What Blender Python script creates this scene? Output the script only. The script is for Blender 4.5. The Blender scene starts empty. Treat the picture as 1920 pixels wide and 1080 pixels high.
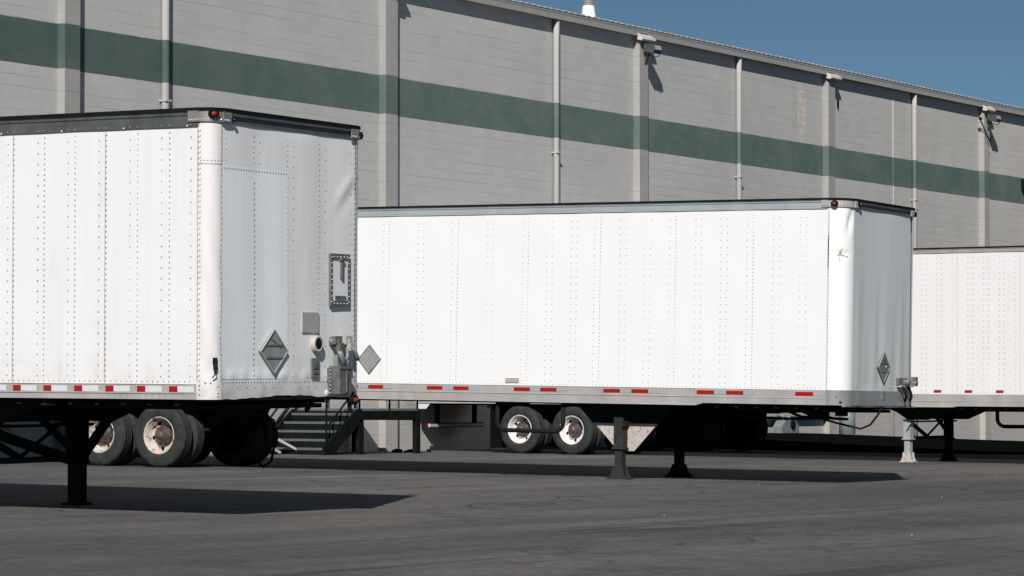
import bpy, math, random
from mathutils import Vector, Matrix
from math import radians, sin, cos, pi, exp
random.seed(7)
C = bpy.context.scene
COL = C.collection

# ------------------------------------------------------------------ camera
F = Vector((0.84946304, 0.52709412, 0.0241728)); RT = Vector((0.52725445, -0.84970739, -0.00030598)); UP = Vector((-0.02037853, -0.01300513, 0.99970775))
cd = bpy.data.cameras.new("camera"); cam = bpy.data.objects.new("camera", cd); COL.objects.link(cam)
m = Matrix((RT, UP, -F)).transposed().to_4x4(); m.translation = Vector((0, 0, 1.402)); cam.matrix_world = m
cd.sensor_width = 36; cd.lens = 36 * 5562.2 / 1920; cd.shift_y = (599.6 - 540) / 1920; cd.clip_start = .5; cd.clip_end = 6000
C.camera = cam
# ------------------------------------------------------------------ light
SUN = Vector((1.20, .62, -1.0)).normalized()          # direction the sunlight travels
ELEV = math.asin(-SUN.z); AZ = math.atan2(-SUN.x, -SUN.y)
w = bpy.data.worlds.new("World"); C.world = w; w.use_nodes = True
nt = w.node_tree; bg = nt.nodes["Background"]
sky = nt.nodes.new("ShaderNodeTexSky"); sky.sky_type = 'NISHITA'; sky.sun_disc = False
sky.sun_elevation = ELEV; sky.sun_rotation = AZ % (2 * pi); sky.altitude = 0; sky.air_density = .5; sky.dust_density = 0; sky.ozone_density = 2.6
wb = nt.nodes.new("ShaderNodeMix"); wb.data_type = 'RGBA'; wb.blend_type = 'MULTIPLY'; wb.inputs[0].default_value = 1; wb.inputs[7].default_value = (.92, 1.08, 1.0, 1)
nt.links.new(sky.outputs[0], wb.inputs[6]); nt.links.new(wb.outputs[2], bg.inputs[0]); bg.inputs[1].default_value = .045
sd = bpy.data.lights.new("sun", 'SUN'); sd.energy = 5.0; sd.angle = radians(.5); sd.color = (1, .965, .925)
so = bpy.data.objects.new("sun", sd); COL.objects.link(so); so.rotation_euler = SUN.to_track_quat('-Z', 'Y').to_euler(); so.location = (0, 0, 60)
C.view_settings.view_transform = 'Standard'; C.view_settings.look = 'None'; C.view_settings.gamma = 1; C.view_settings.exposure = -.09
C.cycles.max_bounces = 5; C.cycles.diffuse_bounces = 1

# ------------------------------------------------------------------ materials
def newmat(name):
    M = bpy.data.materials.new(name); M.use_nodes = True
    n = M.node_tree.nodes; return M, M.node_tree, n["Principled BSDF"]
def nd(t, typ, **kw):
    x = t.nodes.new(typ)
    for k, v in kw.items():
        if isinstance(k, str) and hasattr(x, k): setattr(x, k, v)
    return x
def noise(t, vec, scale, detail=4, rough=.55, dist=0):
    n = t.nodes.new("ShaderNodeTexNoise"); n.inputs["Scale"].default_value = scale; n.inputs["Detail"].default_value = detail
    n.inputs["Roughness"].default_value = rough; n.inputs["Distortion"].default_value = dist
    if vec: t.links.new(vec, n.inputs["Vector"])
    return n.outputs["Fac"]
def mapping(t, vec, sc=(1, 1, 1), loc=(0, 0, 0), rot=(0, 0, 0)):
    n = t.nodes.new("ShaderNodeMapping"); n.inputs["Scale"].default_value = sc; n.inputs["Location"].default_value = loc; n.inputs["Rotation"].default_value = rot
    t.links.new(vec, n.inputs["Vector"]); return n.outputs[0]
def coord(t): return t.nodes.new("ShaderNodeTexCoord").outputs["Object"]
def ramp(t, fac, p0, p1, c0=(0, 0, 0, 1), c1=(1, 1, 1, 1)):
    n = t.nodes.new("ShaderNodeValToRGB"); e = n.color_ramp.elements; e[0].position = p0; e[1].position = p1; e[0].color = c0; e[1].color = c1
    t.links.new(fac, n.inputs[0]); return n.outputs[0]
def mix(t, fac, a, b, mode='MIX'):
    n = t.nodes.new("ShaderNodeMix"); n.data_type = 'RGBA'; n.blend_type = mode
    for s, v in ((n.inputs[0], fac), (n.inputs[6], a), (n.inputs[7], b)):
        if isinstance(v, (int, float)): s.default_value = v
        elif isinstance(v, tuple): s.default_value = v if len(v) == 4 else (*v, 1)
        else: t.links.new(v, s)
    return n.outputs[2]
def math_(t, op, a, b=0.0, clamp=False):
    n = t.nodes.new("ShaderNodeMath"); n.operation = op; n.use_clamp = clamp
    for s, v in ((n.inputs[0], a), (n.inputs[1], b)):
        if isinstance(v, (int, float)): s.default_value = v
        else: t.links.new(v, s)
    return n.outputs[0]
def bump(t, b, h, strength=.2, dist=.01):
    n = t.nodes.new("ShaderNodeBump"); n.inputs["Strength"].default_value = strength; n.inputs["Distance"].default_value = dist
    t.links.new(h, n.inputs["Height"]); t.links.new(n.outputs[0], b.inputs["Normal"])
def plain(name, col, rough=.6, metal=0, var=.12, sc=3, bmp=0, rust=0, rustsc=6):
    M, t, b = newmat(name); co = coord(t)
    f = noise(t, co, sc, 6); c = mix(t, ramp(t, f, .3, .7), tuple(x * (1 - var) for x in col), tuple(min(1, x * (1 + var)) for x in col))
    if rust:
        r = ramp(t, noise(t, co, rustsc, 8, .7), 1 - rust - .05, 1 - rust + .05); c = mix(t, r, c, (.16, .06, .025))
    t.links.new(c, b.inputs["Base Color"]); b.inputs["Roughness"].default_value = rough; b.inputs["Metallic"].default_value = metal
    if max(col) < .022: b.inputs['Specular IOR Level'].default_value = .0
    elif max(col) < .045: b.inputs['Specular IOR Level'].default_value = .08
    elif max(col) < .09: b.inputs['Specular IOR Level'].default_value = .25
    if bmp: bump(t, b, noise(t, co, sc * 12, 3), bmp, .004)
    return M
def painted(name, col, dirt=.25, scuff=0.0, dirtcol=(.33, .28, .23), rough=.32, low=0.0):
    """white trailer skin: vertical run-off streaks, blotches, small scuffs"""
    M, t, b = newmat(name); co = coord(t)
    st = noise(t, mapping(t, co, (9, 9, .35)), 1.0, 6, .6); bl = noise(t, mapping(t, co, (1, 1, .8)), 1.3, 4)
    f = math_(t, 'MULTIPLY', ramp(t, st, .48, .85), ramp(t, bl, .35, .75)); f = math_(t, 'MULTIPLY', f, dirt)
    c = mix(t, f, col, dirtcol)
    if low:   # road grime along the lower edge
        s = t.nodes.new("ShaderNodeSeparateXYZ"); t.links.new(co, s.inputs[0])
        g = math_(t, 'MULTIPLY', ramp(t, math_(t, 'SUBTRACT', 1.0, math_(t, 'MULTIPLY', math_(t, 'SUBTRACT', s.outputs[2], 1.15), 1.6)), .35, 1.0), ramp(t, noise(t, co, 5, 7, .65), .42, .68))
        c = mix(t, math_(t, 'MULTIPLY', g, low), c, (.36, .33, .30))
    if scuff:
        sc_ = ramp(t, noise(t, mapping(t, co, (7, 7, 2.6)), 1.6, 9, .75, .8), 1 - scuff, 1 - scuff + .03); c = mix(t, sc_, c, (.16, .14, .13))
    t.links.new(c, b.inputs["Base Color"]); b.inputs["Roughness"].default_value = rough
    b.inputs["Coat Weight"].default_value = .15
    bump(t, b, noise(t, mapping(t, co, (2.2, 2.2, .5)), 1.0, 3), .12, .05)
    return M
GREY = (.505, .51, .505); GREEN = (.075, .135, .118)
def wallmat(name, block=True, col=GREY, patch=True):
    M, t, b = newmat(name); co = coord(t)
    s = t.nodes.new("ShaderNodeSeparateXYZ"); t.links.new(co, s.inputs[0])
    cb = t.nodes.new("ShaderNodeCombineXYZ"); t.links.new(math_(t, 'ADD', s.outputs[0], s.outputs[1]), cb.inputs[0]); t.links.new(math_(t, 'ADD', s.outputs[2], 20.30 - 7.2), cb.inputs[1])
    bv = cb.outputs[0]
    br = t.nodes.new("ShaderNodeTexBrick"); t.links.new(bv, br.inputs["Vector"]); br.offset = .5
    br.inputs["Scale"].default_value = 1; br.inputs["Brick Width"].default_value = .406; br.inputs["Row Height"].default_value = .203; br.inputs["Mortar Size"].default_value = .006
    br.inputs["Mortar Smooth"].default_value = .3; br.inputs["Color1"].default_value = (1, 1, 1, 1); br.inputs["Color2"].default_value = (.94, .945, .94, 1); br.inputs["Mortar"].default_value = (.87, .87, .87, 1)
    # course joints read stronger than head joints
    row = math_(t, 'FRACT', math_(t, 'DIVIDE', math_(t, 'ADD', s.outputs[2], 20.30 - 7.2), .203))
    jl = math_(t, 'LESS_THAN', math_(t, 'ABSOLUTE', math_(t, 'SUBTRACT', row, .0)), .05)
    jn = ramp(t, noise(t, mapping(t, co, (.5, .5, 4.9)), 1.0, 5, .6), .45, .66)
    jw = math_(t, 'MULTIPLY', math_(t, 'MULTIPLY', jl, jn), .5 if block else .12)
    big = noise(t, mapping(t, co, (.25, .25, .35)), 1.0, 5); mid = noise(t, mapping(t, co, (1.5, 1.5, .5)), 1.0, 6, .65)
    g = mix(t, ramp(t, big, .3, .7), tuple(x * .93 for x in col), tuple(min(1, x * y) for x, y in zip(col, (1.07, 1.05, 1.02))))
    g = mix(t, math_(t, 'MULTIPLY', ramp(t, mid, .45, .75), .6), g, tuple(x * y for x, y in zip(col, (.93, .88, .84))))
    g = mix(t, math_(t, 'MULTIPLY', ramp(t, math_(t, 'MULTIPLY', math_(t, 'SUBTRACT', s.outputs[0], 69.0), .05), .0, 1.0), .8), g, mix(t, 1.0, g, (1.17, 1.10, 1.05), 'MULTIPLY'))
    zlow = ramp(t, math_(t, 'MULTIPLY', s.outputs[2], .3), .0, .9)
    g = mix(t, math_(t, 'MULTIPLY', math_(t, 'SUBTRACT', 1, zlow), .6), g, (.47, .43, .395))     # unpainted warmer base courses
    gr = mix(t, ramp(t, noise(t, mapping(t, co, (.9, .9, 1.0)), 1.0, 7, .7), .38, .66), (.088, .148, .130), (.150, .176, .162))
    gr = mix(t, ramp(t, math_(t, 'MULTIPLY', math_(t, 'SUBTRACT', s.outputs[0], 38.0), .06), .0, 1.0), mix(t, .6, gr, (.050, .078, .073)), gr)
    gr = mix(t, math_(t, 'MULTIPLY', ramp(t, noise(t, mapping(t, co, (3, 3, 1.2)), 1.0, 6, .7), .58, .74), .4), gr, (.060, .11, .092))
    zz = math_(t, 'ADD', s.outputs[2], math_(t, 'MULTIPLY', math_(t, 'SUBTRACT', noise(t, co, 2.5, 3), .5), .02))
    band = math_(t, 'MULTIPLY', math_(t, 'GREATER_THAN', zz, 7.202), math_(t, 'LESS_THAN', zz, 8.008))
    c = mix(t, band, g, gr)
    if patch:  # peeled paint scar under the eave
        dx = math_(t, 'DIVIDE', math_(t, 'SUBTRACT', s.outputs[0], 70.95), .3); dz = math_(t, 'DIVIDE', math_(t, 'SUBTRACT', s.outputs[2], 8.85), .75)
        r2 = math_(t, 'ADD', math_(t, 'POWER', math_(t, 'ABSOLUTE', dx), 4.0), math_(t, 'POWER', math_(t, 'ABSOLUTE', dz), 4.0))
        k = math_(t, 'SUBTRACT', math_(t, 'MULTIPLY', noise(t, co, 9, 6, .7), 2.6), r2)
        c = mix(t, math_(t, 'MULTIPLY', ramp(t, k, .6, .95), .9), c, mix(t, ramp(t, noise(t, co, 14, 4), .45, .6), (.70, .64, .57), (.52, .45, .39)))
    c = mix(t, 1.0, c, br.outputs["Color"], 'MULTIPLY') if block else c
    c = mix(t, jw, c, (.10, .10, .10))
    t.links.new(c, b.inputs["Base Color"]); b.inputs["Roughness"].default_value = .82
    hh = math_(t, 'ADD', math_(t, 'MULTIPLY', br.outputs["Fac"], -1.0), math_(t, 'MULTIPLY', noise(t, co, 60, 3), .35))
    bump(t, b, hh, .2 if block else .1, .006)
    return M
def asphalt():
    M, t, b = newmat("asphalt"); co = coord(t)
    def n_(sc, rot=0, det=6, ro=.6, di=0.0, loc=(0, 0, 0)): return noise(t, mapping(t, co, (sc[0], sc[1], 1), loc, (0, 0, radians(rot))), 1.0, det, ro, di)
    broad = n_((.10, .16), 20); c = mix(t, ramp(t, broad, .32, .68), (.070, .073, .074), (.140, .131, .124))
    # sealed / worn lanes
    lane = n_((.05, .55), 32, 5, .55, .6); c = mix(t, math_(t, 'MULTIPLY', ramp(t, lane, .50, .58), .6), c, (.070, .072, .073))
    lane2 = n_((.04, .8), 58, 4, .5, .8, (7, 3, 0)); c = mix(t, math_(t, 'MULTIPLY', ramp(t, lane2, .55, .66), .5), c, (.145, .138, .132))
    # blotches: oil, wear
    bl = n_((.9, 1.1), 0, 8, .68, .4); c = mix(t, math_(t, 'MULTIPLY', ramp(t, bl, .52, .66), .7), c, (.058, .060, .061))
    bl2 = n_((.6, .7), 0, 8, .7, .3, (11, 5, 0)); c = mix(t, math_(t, 'MULTIPLY', ramp(t, bl2, .54, .72), .45), c, (.165, .157, .15))
    # tyre scrubs: thin curved dark lines
    sc = n_((.035, 1.7), 26, 3, .45, 1.1, (2, 9, 0)); c = mix(t, math_(t, 'MULTIPLY', math_(t, 'MULTIPLY', ramp(t, sc, .60, .635), ramp(t, n_((.25, .25), 0, 3, .5, 0, (5, 5, 0)), .42, .6)), .7), c, (.042, .043, .044))
    sc3 = n_((.05, 2.4), 12, 3, .45, 1.4, (4, 1, 0)); c = mix(t, math_(t, 'MULTIPLY', math_(t, 'MULTIPLY', ramp(t, sc3, .62, .65), ramp(t, n_((.2, .3), 0, 3, .5, 0, (15, 5, 0)), .45, .6)), .6), c, (.045, .046, .047))
    # aggregate
    g1 = noise(t, co, 9, 5, .75); c = mix(t, ramp(t, g1, .36, .66), mix(t, 1.0, c, (.80, .80, .81), 'MULTIPLY'), mix(t, 1.0, c, (1.32, 1.30, 1.27), 'MULTIPLY'))
    g2 = noise(t, co, 34, 4, .8); c = mix(t, math_(t, 'MULTIPLY', ramp(t, g2, .50, .72), .5), c, (.05, .052, .054))
    g3 = noise(t, co, 70, 3, .7); c = mix(t, math_(t, 'MULTIPLY', ramp(t, g3, .60, .72), .5), c, (.21, .20, .19))
    # cracks
    v = t.nodes.new("ShaderNodeTexVoronoi"); v.feature = 'DISTANCE_TO_EDGE'; v.inputs["Scale"].default_value = .16
    dv = t.nodes.new("ShaderNodeVectorMath"); dv.operation = 'ADD'; nv = t.nodes.new("ShaderNodeTexNoise"); nv.inputs["Scale"].default_value = .7; nv.inputs["Detail"].default_value = 6
    t.links.new(co, nv.inputs["Vector"]); sv = t.nodes.new("ShaderNodeVectorMath"); sv.operation = 'SCALE'; sv.inputs[3].default_value = 2.5; t.links.new(nv.outputs["Color"], sv.inputs[0])
    t.links.new(co, dv.inputs[0]); t.links.new(sv.outputs[0], dv.inputs[1]); t.links.new(dv.outputs[0], v.inputs["Vector"])
    ck = math_(t, 'MULTIPLY', math_(t, 'LESS_THAN', v.outputs["Distance"], .0045), ramp(t, n_((.12, .12), 0, 2, .5, 0, (30, 2, 0)), .45, .55))
    c = mix(t, math_(t, 'MULTIPLY', ck, .8), c, (.03, .031, .032))
    t.links.new(c, b.inputs["Base Color"]); b.inputs["Roughness"].default_value = .92; b.inputs["Specular IOR Level"].default_value = .2
    bump(t, b, math_(t, 'ADD', g2, math_(t, 'MULTIPLY', g1, .8)), .6, .012)
    return M
WH1 = painted("white_skin_worn", (.80, .795, .795), .34, .0, low=.35)
WH1F = painted("white_skin_front", (.87, .87, .865), .25, .26, (.36, .34, .32), .42, low=.5)
WH1C = painted("white_corner_scuffed", (.78, .75, .74), .4, .34, (.30, .25, .22), .3, low=.45)
PATCH = painted("repaired_skin", (.92, .95, .96), .10, .24, (.42, .42, .42), .38)
WH2 = painted("white_skin_bright", (.84, .84, .84), .10)
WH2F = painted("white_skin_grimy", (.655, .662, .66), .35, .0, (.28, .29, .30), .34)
WH2C = painted("white_corner_glossy", (.86, .86, .85), .10, rough=.16)
WH3 = painted("white_skin_pinkish", (.81, .79, .79), .14)
RIV = plain("rivet_metal", (.33, .32, .315), .5, .3)
RIVL = plain("rivet_pale", (.42, .40, .395), .5, .2)
RIVB = plain("rivet_bright", (.75, .74, .72), .3, .5)
ALU = plain("mill_aluminium", (.45, .43, .415), .42, .2, .14, 2.5, .1)
ALUD = plain("dull_aluminium", (.30, .285, .27), .45, .35, .2, 4, .1)
ALUF = plain("nose_rail_metal", (.40, .385, .375), .32, .5, .2, 3, .08)
SLATE = plain("dark_weathered_rail", (.105, .112, .114), .5, .3, .25, 5, .1)
STEELBLUE = plain("blue_grey_rail", (.41, .45, .47), .45, .25, .1, 3)
RAIL3 = plain("bare_rail", (.42, .38, .355), .5, .2, .12, 3)
BLACK = plain("black_paint", (.012, .013, .013), .6, 0, .3)
UNDER = plain("underbody_paint", (.018, .02, .02), .7, 0, .3, 3, 0, .28, 7)
RUBBER = plain("tyre_rubber", (.038, .041, .041), .75, 0, .35, 8)
HOSE = plain("hose_rubber", (.015, .015, .016), .45)
RIMW = plain("wheel_white", (.74, .72, .70), .38, 0, .05, 5)
RIMR = plain("wheel_white_rusty", (.56, .50, .45), .5, 0, .15, 9, .1, .43, 11)
HOLE = plain("wheel_hand_hole", (.01, .01, .01), .9)
HUB = plain("hub_grease", (.10, .085, .075), .5, .3, .5, 14, .1, .42, 16)
RUSTYW = plain("rusty_white_plate", (.50, .45, .42), .6, 0, .1, 6, .1, .40, 26)
LEGG = plain("leg_grey_green", (.04, .042, .041), .6, .2, .25, 6, .1, .36, 8)
LEGW = plain("leg_white_rusty", (.36, .385, .385), .55, .1, .12, 6, .1, .34, 10)
RED = plain("reflective_red", (.34, .008, .010), .35, 0, .12, 20)
WTAPE = plain("reflective_white", (.66, .66, .66), .35, 0, .05, 20)
GTAPE = plain("faded_tape", (.34, .37, .38), .4, 0, .06, 20)
PLAC = plain("placard_metal", (.27, .28, .275), .6, .0, .15, 8)
PLACD = plain("placard_dark", (.15, .155, .155), .6, .0, .15, 8)
BOXG = plain("connector_grey", (.16, .155, .15), .5, .3, .25, 12, .1)
TAPEG = plain("old_sticker", (.40, .38, .355), .7, 0, .08, 12)
CREAM = plain("frame_cream", (.48, .44, .38), .6)
FASCIA = plain("fascia_metal", (.36, .345, .335), .5, .1, .06, 1.5)
ROOFM = plain("roof_sheet", (.62, .60, .58), .4, .35, .15, 3)
CAPM = plain("pilaster_cap_paint", (.56, .52, .48), .7, 0, .12, 4)
LAMPG = plain("lamp_housing", (.10, .11, .11), .4, .4)
STEELP = plain("dark_stair_steel", (.010, .012, .012), .6, 0, .3)
TREADM = plain("tread_grating", (.13, .15, .148), .6, .3, .15, 10)
GALV = plain("galvanised", (.48, .48, .47), .35, .6, .12, 6)
STACKW = plain("stack_boot_white", (.85, .84, .82), .4)
METERG = plain("meter_grey_green", (.22, .26, .255), .5, .2, .2, 9)
GLASS, _t, _b = newmat("lens_glass"); _b.inputs["Base Color"].default_value = (.35, .36, .35, 1); _b.inputs["Roughness"].default_value = .12
def lensm(n, col):
    M, t, b = newmat(n); b.inputs["Base Color"].default_value = (*col, 1); b.inputs["Roughness"].default_value = .15; b.inputs["Coat Weight"].default_value = .8; return M
REDL = lensm("red_lens", (.38, .015, .012)); AMBL = lensm("amber_lens", (.40, .10, .02))
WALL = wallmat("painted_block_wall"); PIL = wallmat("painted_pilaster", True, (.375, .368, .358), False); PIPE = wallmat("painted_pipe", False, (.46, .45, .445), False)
ASPH = asphalt()
SCRAPE = plain("scraped_rust", (.36, .29, .24), .7, 0, .35, 40)
SAND = plain("grit_stone", (.42, .39, .35), .8)

# ------------------------------------------------------------------ mesh helper
class MB:
    def __init__(s): s.v = []; s.f = []; s.mi = []; s.sm = []
    def face(s, idx, mi=0, smooth=False): s.f.append(idx); s.mi.append(mi); s.sm.append(smooth)
    def add(s, vs, fs, mi=0, smooth=False):
        o = len(s.v); s.v += [tuple(x) for x in vs]
        for f in fs: s.face(tuple(i + o for i in f), mi, smooth)
        return s
    def box(s, x0, x1, y0, y1, z0, z1, mi=0):
        v = [(x, y, z) for z in (z0, z1) for y in (y0, y1) for x in (x0, x1)]
        return s.add(v, [(0, 2, 3, 1), (4, 5, 7, 6), (0, 1, 5, 4), (2, 6, 7, 3), (0, 4, 6, 2), (1, 3, 7, 5)], mi)
    def beam(s, a, b, wd, ht, up=(0, 0, 1), mi=0):
        a = Vector(a); b = Vector(b); d = (b - a).normalized(); u = Vector(up)
        r = d.cross(u)
        if r.length < 1e-4: r = d.cross(Vector((1, 0, 0)))
        r.normalize(); q = r.cross(d).normalized(); r *= wd / 2; q *= ht / 2
        v = [a - r - q, a + r - q, a + r + q, a - r + q, b - r - q, b + r - q, b + r + q, b - r + q]
        return s.add(v, [(0, 3, 2, 1), (4, 5, 6, 7), (0, 1, 5, 4), (1, 2, 6, 5), (2, 3, 7, 6), (3, 0, 4, 7)], mi)
    def prism(s, poly, ax, lo, hi, mi=0):
        """poly: list of 2D in the plane normal to axis ax (0,1,2)"""
        def P(p, h): return {0: (h, p[0], p[1]), 1: (p[0], h, p[1]), 2: (p[0], p[1], h)}[ax]
        n = len(poly); v = [P(p, lo) for p in poly] + [P(p, hi) for p in poly]
        return s.add(v, [tuple(range(n))[::-1], tuple(range(n, 2 * n))] + [(i, (i + 1) % n, n + (i + 1) % n, n + i) for i in range(n)], mi)
    def tube(s, pts, r, n=10, mi=0, cap=True):
        pts = [Vector(p) for p in pts]; o = len(s.v); prev = None
        for i, p in enumerate(pts):
            d = (pts[min(i + 1, len(pts) - 1)] - pts[max(i - 1, 0)]).normalized()
            if prev is None:
                q = d.cross(Vector((0, 0, 1)));
                if q.length < .1: q = d.cross(Vector((1, 0, 0)))
            else: q = prev - d * prev.dot(d)
            q.normalize(); prev = q; k = d.cross(q)
            for j in range(n):
                a = 2 * pi * j / n; s.v.append(tuple(p + q * r * cos(a) + k * r * sin(a)))
        for i in range(len(pts) - 1):
            for j in range(n):
                s.face((o + i * n + j, o + i * n + (j + 1) % n, o + (i + 1) * n + (j + 1) % n, o + (i + 1) * n + j), mi, True)
        if cap:
            s.face(tuple(o + j for j in range(n))[::-1], mi); e = o + (len(pts) - 1) * n; s.face(tuple(e + j for j in range(n)), mi)
        return s
    def lathe(s, prof, c, ax, n=32, mi=0, smooth=True, cap=True):
        """prof: (offset along axis, radius); ax 0 or 2"""
        o = len(s.v)
        for a, r in prof:
            for j in range(n):
                t = 2 * pi * j / n
                s.v.append((c[0] + a, c[1] + r * cos(t), c[2] + r * sin(t)) if ax == 0 else (c[0] + r * cos(t), c[1] + r * sin(t), c[2] + a) if ax == 2 else (c[0] + r * cos(t), c[1] + a, c[2] + r * sin(t)))
        for i in range(len(prof) - 1):
            for j in range(n): s.face((o + i * n + j, o + i * n + (j + 1) % n, o + (i + 1) * n + (j + 1) % n, o + (i + 1) * n + j), mi, smooth)
        for i in ((0, len(prof) - 1) if cap else ()):
            if prof[i][1] > 1e-4: s.face(tuple(o + i * n + j for j in range(n)), mi)
        return s
    def grid(s, fn, na, nb, mi=0, smooth=True):
        o = len(s.v)
        for i in range(na + 1):
            for j in range(nb + 1): s.v.append(tuple(fn(i / na, j / nb)))
        for i in range(na):
            for j in range(nb): s.face((o + i * (nb + 1) + j, o + (i + 1) * (nb + 1) + j, o + (i + 1) * (nb + 1) + j + 1, o + i * (nb + 1) + j + 1), mi, smooth)
        return s
    def rivet(s, p, nrm, r=.0085, mi=1, h=.005):
        p = Vector(p); n = Vector(nrm).normalized(); a = n.cross(Vector((0, 0, 1)))
        if a.length < .1: a = Vector((1, 0, 0))
        a.normalize(); b = n.cross(a); o = len(s.v)
        for j in range(6):
            t = pi / 3 * j; s.v.append(tuple(p + a * r * cos(t) + b * r * sin(t)))
        for j in range(6):
            t = pi / 3 * j; s.v.append(tuple(p + n * h + (a * cos(t) + b * sin(t)) * r * .55))
        for j in range(6): s.face((o + j, o + (j + 1) % 6, o + 6 + (j + 1) % 6, o + 6 + j), mi)
        s.face(tuple(o + 6 + j for j in range(6)), mi)
        return s
    def build(s, name, mats, parent=None):
        me = bpy.data.meshes.new(name); me.from_pydata(s.v, [], s.f)
        mats = mats if isinstance(mats, (list, tuple)) else [mats]
        for x in mats: me.materials.append(x)
        for p, i, q in zip(me.polygons, s.mi, s.sm): p.material_index = min(i, len(mats) - 1); p.use_smooth = q
        me.update(); o = bpy.data.objects.new(name, me); COL.objects.link(o)
        if parent: o.parent = parent
        return o
def tag(o, label=None, cat=None, group=None, kind=None):
    for k, v in (('label', label), ('category', cat), ('group', group), ('kind', kind)):
        if v: o[k] = v
    return o
def empty(name, loc=(0, 0, 0)):
    o = bpy.data.objects.new(name, None); COL.objects.link(o); o.location = loc; o.empty_display_size = .3; return o
def copy_tree(o, parent=None):
    kids = [c for c in bpy.data.objects if c.parent == o]
    c = o.copy(); COL.objects.link(c); c.parent = parent
    for k in kids: copy_tree(k, c)
    return c
def sstep(a, b, x):
    t = max(0, min(1, (x - a) / (b - a))); return t * t * (3 - 2 * t)
def gz(x, y):
    f = .30 * sstep(60, 68, x) - (x > 70) * .0235 * min(x - 70, 17)
    return -.0075815 * (x - 55) + .0085377 * (y - 20) + f * sstep(26, 34.5, y)

# ------------------------------------------------------------------ ground
def fall(x, y):
    cx = max(-20, min(130, x)); cy = max(-25, min(50, y)); return gz(cx, cy)
xs = [-2500, -600, -150, -60] + [-20 + 5 * i for i in range(15)] + [55 + 1.25 * i for i in range(33)] + [100 + 5 * i for i in range(7)] + [180, 300, 700, 2500]
ys = [-2500, -600, -150, -60] + [-25 + 5 * i for i in range(10)] + [25 + 1.25 * i for i in range(21)] + [90, 200, 700, 2500]
g = MB(); o = [[len(g.v) or 0 for _ in ys] for _ in xs]
for x in xs:
    for y in ys: g.v.append((x, y, fall(x, y)))
ny = len(ys)
for i in range(len(xs) - 1):
    for j in range(ny - 1): g.face((i * ny + j, (i + 1) * ny + j, (i + 1) * ny + j + 1, i * ny + j + 1))
tag(g.build("ground", ASPH), kind="structure")

NEARBLACK = plain("near_black_ground", (.005, .0055, .0055), .9, 0, .3, 1.5)  # near-black sheet laid over the ground along the wall
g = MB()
def sheet_pt(a, b):
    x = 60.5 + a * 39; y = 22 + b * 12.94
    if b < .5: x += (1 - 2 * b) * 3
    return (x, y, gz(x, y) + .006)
g.grid(sheet_pt, 80, 40)
tag(g.build("dark_ground_sheet", NEARBLACK), kind="structure")

# ------------------------------------------------------------------ warehouse
WY = 34.956; X0, X1 = -30., 190.
ware = empty("warehouse", (30, WY, 0)); tag(ware, "long grey painted block warehouse with a green stripe and thin metal eave", "warehouse")
OFF = Vector((30, WY, 0))
def wpart(mb, name, mat, parent=ware):
    ob = mb.build(name, mat); ob.parent = parent
    ob.matrix_parent_inverse = Matrix.Translation(-OFF)
    return ob
# main shell with real depth
b_ = MB(); b_.box(X0, X1, WY, WY + 60, -1.5, 10.02); wpart(b_, "wall", WALL)
PILX = [(X, .44) for X in (-1.5, 9.0, 19.7, 30.3)] + [(40.86, .42), (51.08, .44), (61.87, .41), (72.23, .41), (82.93, .40), (94.1, .4), (104.8, .4), (115.5, .4), (126, .4)]
for X, wd in PILX:
    b_ = MB(); b_.box(X, X + wd, WY - .17, WY + .002, -1.2, 10.0); wpart(b_, "pilaster", PIL)
    # cap: little sloping shoe with rounded lip
    b_ = MB(); b_.prism([(WY - .16, 9.83), (WY - .28, 9.80), (WY - .31, 9.84), (WY - .29, 9.90), (WY - .16, 9.985)], 0, X - .10, X + wd + .16); wpart(b_, "pilaster_cap", CAPM)
for X, r in ((5.1, .075), (15.2, .075), (25.2, .075), (34.2, .075), (43.84, .075), (58.12, .072), (67.17, .07), (78.02, .07), (99.5, .08), (110, .08)):
    b_ = MB(); b_.tube([(X, WY - .09, 9.98), (X, WY - .09, 9.5), (X, WY - .09, -.2)], r, 14)
    for z in (6.85,): b_.box(X - r - .008, X + r + .008, WY - .18, WY - .001, z, z + .035)
    wpart(b_, "downpipe", PIPE)
# fascia + ribbed roof edge
b_ = MB(); b_.prism([(WY - .17, 9.93), (WY - .17, 10.10), (WY - .155, 10.115), (WY + .02, 10.115), (WY + .02, 9.93)], 0, X0, X1)
b_.box(X0, X1, WY - .185, WY - .155, 9.915, 9.945); b_.box(X0, X1, WY - .178, WY - .165, 10.06, 10.075)
wpart(b_, "fascia", FASCIA)
b_ = MB()
nn = int((X1 - X0) / .27)
for i in range(nn):
    x = X0 + i * .27
    b_.prism([(x, 10.117), (x + .03, 10.15), (x + .15, 10.152), (x + .18, 10.117)], 1, WY - .185, WY + 4)
b_.box(X0, X1, WY - .18, WY + 60, 10.116, 10.128)
wpart(b_, "roof_edge", ROOFM)
# control joint / thin conduit
b_ = MB(); b_.tube([(76.72, WY - .014, 9.62), (76.72, WY - .014, .1)], .012, 6); wpart(b_, "conduit", PIPE)
b_ = MB(); b_.box(73.1, 73.14, WY - .05, WY - .001, 9.12, 9.34); wpart(b_, "wall_bracket", BLACK)
# loading doors behind the backed-in trailers
for X in (19.4, 34.3, 50.7 + .25, 55.9):
    pass
# plinth strip at the foot of the wall
b_ = MB()
b_.box(X0, X1, WY - .04, WY + .001, -1.3, .16); 
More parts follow.
